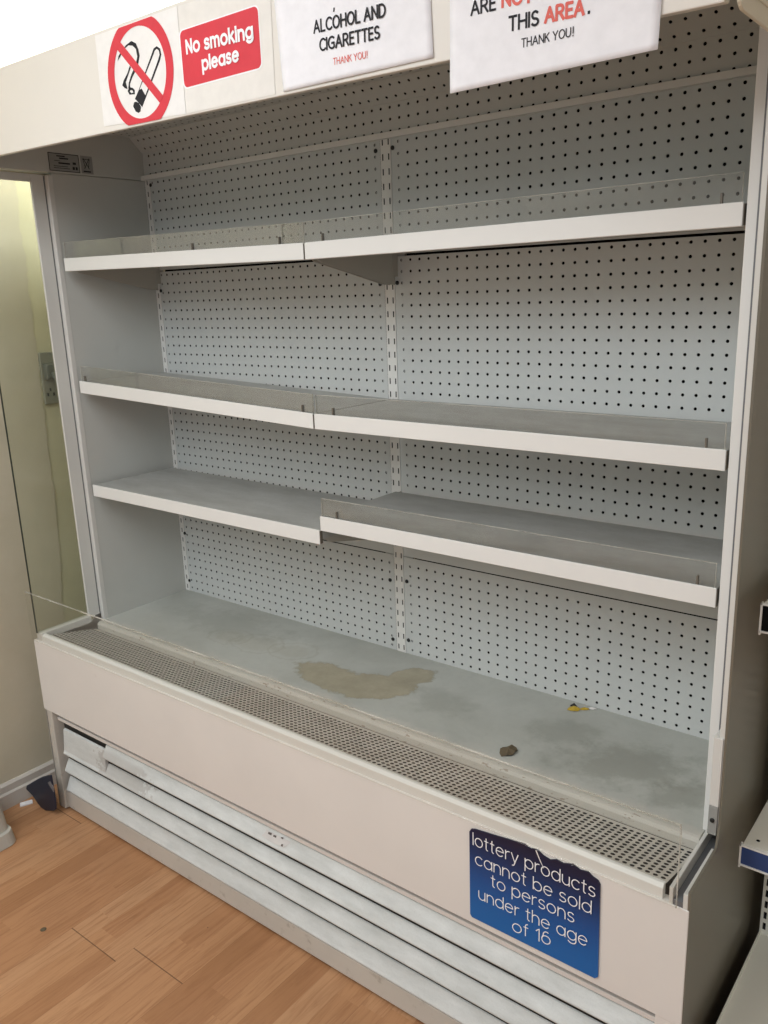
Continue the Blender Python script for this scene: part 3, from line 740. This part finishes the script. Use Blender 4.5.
pb = thing('paper_notice', (.68, -.55, 1.857), 'white paper notice reading THIS AREA, the right one, hanging below the canopy edge', 'notice', 'paper notices on the canopy')
yf = paper_sheet('paper_sheet', pb, .516, .841, lambda a: 1.856+.002*a, 2.075, .518, .847, .0018, .003)
mb = MB(); yp = -.5560
lettering(mb, 'ARE', .554, .598, 1.956, .0172, yp, 0, 0.19, 0.24, 1.955, yf=yf)
lettering(mb, 'NOT', .6065, .658, 1.956, .0172, yp, 1, 0.24, 0.26, 1.953, yf=yf)
lettering(mb, 'THIS', .6185, .668, 1.9225, .0175, yp, 0, 0.19, 0.24, 1.9215, yf=yf)
lettering(mb, 'AREA', .6755, .7365, 1.9222, .0175, yp, 1, 0.24, 0.26, 1.921, yf=yf)
lettering(mb, '.', .7405, .7445, 1.921, .0175, yp, 0, 0.2, 0.2, yf=yf)
lettering(mb, 'THANK YOU!', .640, .721, 1.897, .0108, yp, 0, 0.14, 0.22, 1.897, yf=yf)
mb.build('lettering', [M['ink'], M['redink']], pb, pb)

# ---------------------------------------------------------------- neighbouring shelving at the right
gd = thing('shop_shelving_unit', (1.4, -.25, 0), 'cream metal shop shelving with blue price strip standing against the cabinet at right', 'shelving')
GX = .9725
mb = MB().box(GX+.003, 1.85, -.108, -.10, .02, 1.7); mb.build('back_panel', M['gond'], gd, gd)
mb = MB()
slotted(mb, [GX+.0085, GX+.0215], [.27+.0262*k for k in range(55)], GX, GX+.03, .25, 1.7, .006, .016, lambda u, v, d: (u, -.125+d, v), .012)
mb.box(GX, GX+.002, -.124, -.1, .25, 1.7).box(GX+.003, GX+.029, -.112, -.11, .25, 1.7, 2)
mb.build('slotted_post', [M['gond'], M['rim'], M['dark']], gd, gd)
mb = MB().box(GX, 1.85, -.47, -.112, .232, .25).box(GX, GX+.003, -.47, -.112, .232, .256); mb.build('base_shelf', M['gond'], gd, gd, .0015)
mb = MB().box(GX+.01, 1.84, -.45, -.11, 0, .232); mb.build('base_plinth', M['rim'], gd, gd)
def gshelf(z0, z1, has_strip, x0):
    mb = MB().box(x0+.004, 1.84, -.322, -.118, z1-.022, z1)
    s = mb.build('shelf', M['gond'], gd, gd, .0015)
    for k in range(12):
        h_ = MB(); hx = x0+.024+.035*k; n = 10
        h_.add([(hx+.0035*math.cos(2*PI*q/n), -.300+.0035*math.sin(2*PI*q/n), z1+.0004) for q in range(n)], [tuple(range(n))])
        if k < 4: h_.build('peg_hole', M['dark'], s, gd)
    mb = MB().box(x0, 1.84, -.329, -.323, z0, z0+.0035).box(x0, 1.84, -.329, -.323, z1-.0035, z1).box(x0, x0+.0035, -.329, -.318, z0-.004, z1)
    mb.build('price_rail', M['gond_edge'], s, gd, .0008)
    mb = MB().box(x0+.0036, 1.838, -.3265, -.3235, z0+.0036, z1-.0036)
    mb.build('price_strip', M['strip_blue'] if has_strip else M['dark'], s, gd)  # without a blue strip, a dark face fills the empty holder
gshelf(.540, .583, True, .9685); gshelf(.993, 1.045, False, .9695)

# ---------------------------------------------------------------- small things
# scraps on the deck
mb = MB(); pts = []
for k in range(11):
    a = 2*PI*k/11; r = random.uniform(.7, 1.15)
    pts.append((.473+.021*r*math.cos(a), -.292+.023*r*math.sin(a)))
vs = [(x, y, .5842+.003*math.sin(40*(x+y))+.004*((k % 3) == 0)) for k, (x, y) in enumerate(pts)] + [(.473, -.292, .592)]
mb.add(vs, [(k, (k+1) % 11, 11) for k in range(11)])
lf = mb.build('dry_leaf_scrap', M['leaf']); sd = lf.modifiers.new('thickness', 'SOLIDIFY'); sd.thickness = .0012
tag(lf, 'small crumpled brown scrap lying near the deck front edge', 'litter')
mb = MB()
def crumple(cx, cy, rx, ry, rot, h, mi, n=9):
    vs = []
    for k in range(n):
        a = 2*PI*k/n; r = random.uniform(.8, 1.15)
        u, v = rx*r*math.cos(a), ry*r*math.sin(a)
        vs.append((cx+u*math.cos(rot)-v*math.sin(rot), cy+u*math.sin(rot)+v*math.cos(rot), .5838+random.uniform(0, h*.5)))
    vs.append((cx, cy, .5838+h)); mb.add(vs, [(k, (k+1) % n, n) for k in range(n)], mi)
crumple(.506, -.040, .016, .012, .4, .009, 0); crumple(.502, -.030, .012, .006, .3, .012, 1); crumple(.526, -.024, .012, .006, .6, .005, 0); crumple(.541, -.012, .010, .005, .4, .004, 2)
wr = mb.build('foil_wrapper', [M['yellow'], M['bolt'], M['sheet_sign']])
sd = wr.modifiers.new('thickness', 'SOLIDIFY'); sd.thickness = .0006
tag(wr, 'tiny yellow and black wrapper scrap at the back of the deck', 'litter')

# navy plastic piece leaning in the corner
vs = [(-1.1495, -0.5818, 0.0393), (-1.1415, -0.5821, 0.0553), (-1.1109, -0.5825, 0.076), (-1.0664, -0.5831, 0.1053), (-1.0306, -0.5835, 0.1275), (-0.9899, -0.584, 0.1488), (-0.9676, -0.5842, 0.1576), (-0.9685, -0.5831, 0.1042), (-0.9684, -0.5822, 0.0577), (-0.9777, -0.5816, 0.0306), (-0.9922, -0.5814, 0.0194), (-1.0439, -0.581, 0.001), (-1.0703, -0.581, 0.0011), (-1.0884, -0.5812, 0.0107), (-1.113, -0.5816, 0.029)]
sc = thing('plastic_scoop', (-1.08, -.55, 0), 'dark blue plastic piece leaning on the skirting beside the cabinet left foot', 'litter')
mb = MB().add(vs, [tuple(range(len(vs)))]); o = mb.build('blade', M['scoop'], sc, sc)
sd = o.modifiers.new('thickness', 'SOLIDIFY'); sd.thickness = .006; sd.offset = 0
b = o.modifiers.new('bevel', 'BEVEL'); b.width = .003; b.segments = 2
mb = MB().add([(-0.9951, -0.5849, 0.1217), (-0.9775, -0.5852, 0.1336), (-0.9632, -0.5848, 0.1141), (-0.9677, -0.5845, 0.0982)], [(0, 1, 2, 3)]); o = mb.build('grey_strip', M['scoop_strip'], sc, sc)
sd = o.modifiers.new('thickness', 'SOLIDIFY'); sd.thickness = .002
mb = MB().prism([(-1.147, -.612), (-1.131, -.578), (-1.114, -.586), (-1.128, -.622)], 'z', .0005, .006)
sp = mb.build('paper_scrap', M['sheet'], bevel=.001); tag(sp, 'small white paper scrap on the floor by the skirting', 'litter')

# pale ridged tub cut by the picture edge
tb = thing('plastic_tub', (-1.06, -.86, 0), 'pale grey ridged plastic tub on the floor at the far left edge', 'tub')
def tier(x0, x1, y0, y1, z0, z1, r, dx):
    mb = MB(); a = rrect(x0, x1, y0, y1, r); b_ = rrect(x0+dx, x1-dx, y0+dx, y1-dx, r); n = len(a)
    mb.add([(x, y, z0) for x, y in a]+[(x, y, z1) for x, y in b_], [(k, (k+1) % n, n+(k+1) % n, n+k) for k in range(n)]+[tuple(range(n)), tuple(range(n, 2*n))])
    return mb
tier(-1.14, -.962, -.95, -.715, .001, .045, .03, .006).build('base_skirt', M['tub'], tb, tb, .002)
tier(-1.135, -.980, -.945, -.725, .045, .17, .03, .010).build('body', M['tub'], tb, tb, .002)

# double socket on the left wall, seen through the side glass
so = thing('wall_socket', (XW, -.29, 1.33), 'grey double wall socket with plugged cable seen through the left side glass', 'socket')
mb = MB().box(XW, XW+.010, -.322, -.262, 1.258, 1.418); mb.build('faceplate', M['socket'], so, so, .003)
mb = MB().box(XW+.010, XW+.036, -.318, -.282, 1.335, 1.385); mb.build('plug', M['cable'], so, so, .006)
mb = MB()
for (a, b_) in ((-.300, 1.303), (-.310, 1.288), (-.290, 1.288)): mb.box(XW+.0098, XW+.0106, a-.003, a+.003, b_-.005, b_+.005)
mb.build('pin_holes', M['bolt'], so, so)
mb = MB().tube([(XW+.034, -.300, 1.357), (XW+.04, -.293, 1.335), (XW+.035, -.28, 1.305), (XW+.03, -.265, 1.278), (XW+.03, -.245, 1.255), (XW+.03, -.21, 1.235)], .006)
mb.build('cable', M['cable'], so, so)
# dark stain dots: dropped grime on the floor
mb = MB(); n = 14
mb.add([(-.565+.008*math.cos(2*PI*k/n), -.872+.008*math.sin(2*PI*k/n), .0006) for k in range(n)]+[(-.565+.005*math.cos(2*PI*k/n), -.872+.005*math.sin(2*PI*k/n), .003) for k in range(n)],
       [(k, (k+1) % n, n+(k+1) % n, n+k) for k in range(n)]+[tuple(range(n, 2*n))])
gm = mb.build('chewing_gum_spot', M['leaf']); tag(gm, 'flattened dark gum spot on the wooden floor', 'litter')

# ---------------------------------------------------------------- light
def area(name, loc, sx, sy, power, col=(.87, .94, 1), rot=(0, 0, 0)):
    l = bpy.data.lights.new(name, 'AREA'); l.shape = 'RECTANGLE'; l.size = sx; l.size_y = sy
    l.energy = power; l.color = col
    o = bpy.data.objects.new(name, l); C.objects.link(o); o.location = loc; o.rotation_euler = rot
    return o
area('ceiling_lamp', (-.2, -1.9, 2.6), .5, 1.5, 28)
area('ceiling_lamp', (1.2, -2.6, 2.6), .5, 1.5, 25)
area('ceiling_lamp', (-.6, -3.6, 2.6), 1.2, 1.5, 34)
area('ceiling_lamp', (-.905, -.16, 2.6), .06, .3, 22)
w = bpy.data.worlds.new('shop_ambient'); bpy.context.scene.world = w; w.use_nodes = True
w.node_tree.nodes['Background'].inputs[0].default_value = (.97, .99, 1, 1)
w.node_tree.nodes['Background'].inputs[1].default_value = .5

# ---------------------------------------------------------------- camera
cam = bpy.data.cameras.new('camera'); co = bpy.data.objects.new('camera', cam); C.objects.link(co)
r = Vector((.78666894, .61637303, -.03516059)); u = Vector((-.13094114, .22223249, .96616103)); f = Vector((-.60332943, .75544491, -.25553198))
mt = Matrix((r, u, -f)).transposed().to_4x4()
mt.translation = Vector((47.5761*U, -63.4204*U, 36.1186*U+ZD))
co.matrix_world = mt
cam.sensor_fit = 'VERTICAL'; cam.sensor_height = 36; cam.lens = 840.38/1024*36; cam.clip_start = .02
sc_ = bpy.context.scene; sc_.camera = co
vs_ = sc_.view_settings; vs_.view_transform = 'Standard'; vs_.look = 'None'; vs_.gamma = 1; vs_.use_curve_mapping = False; vs_.exposure = 0
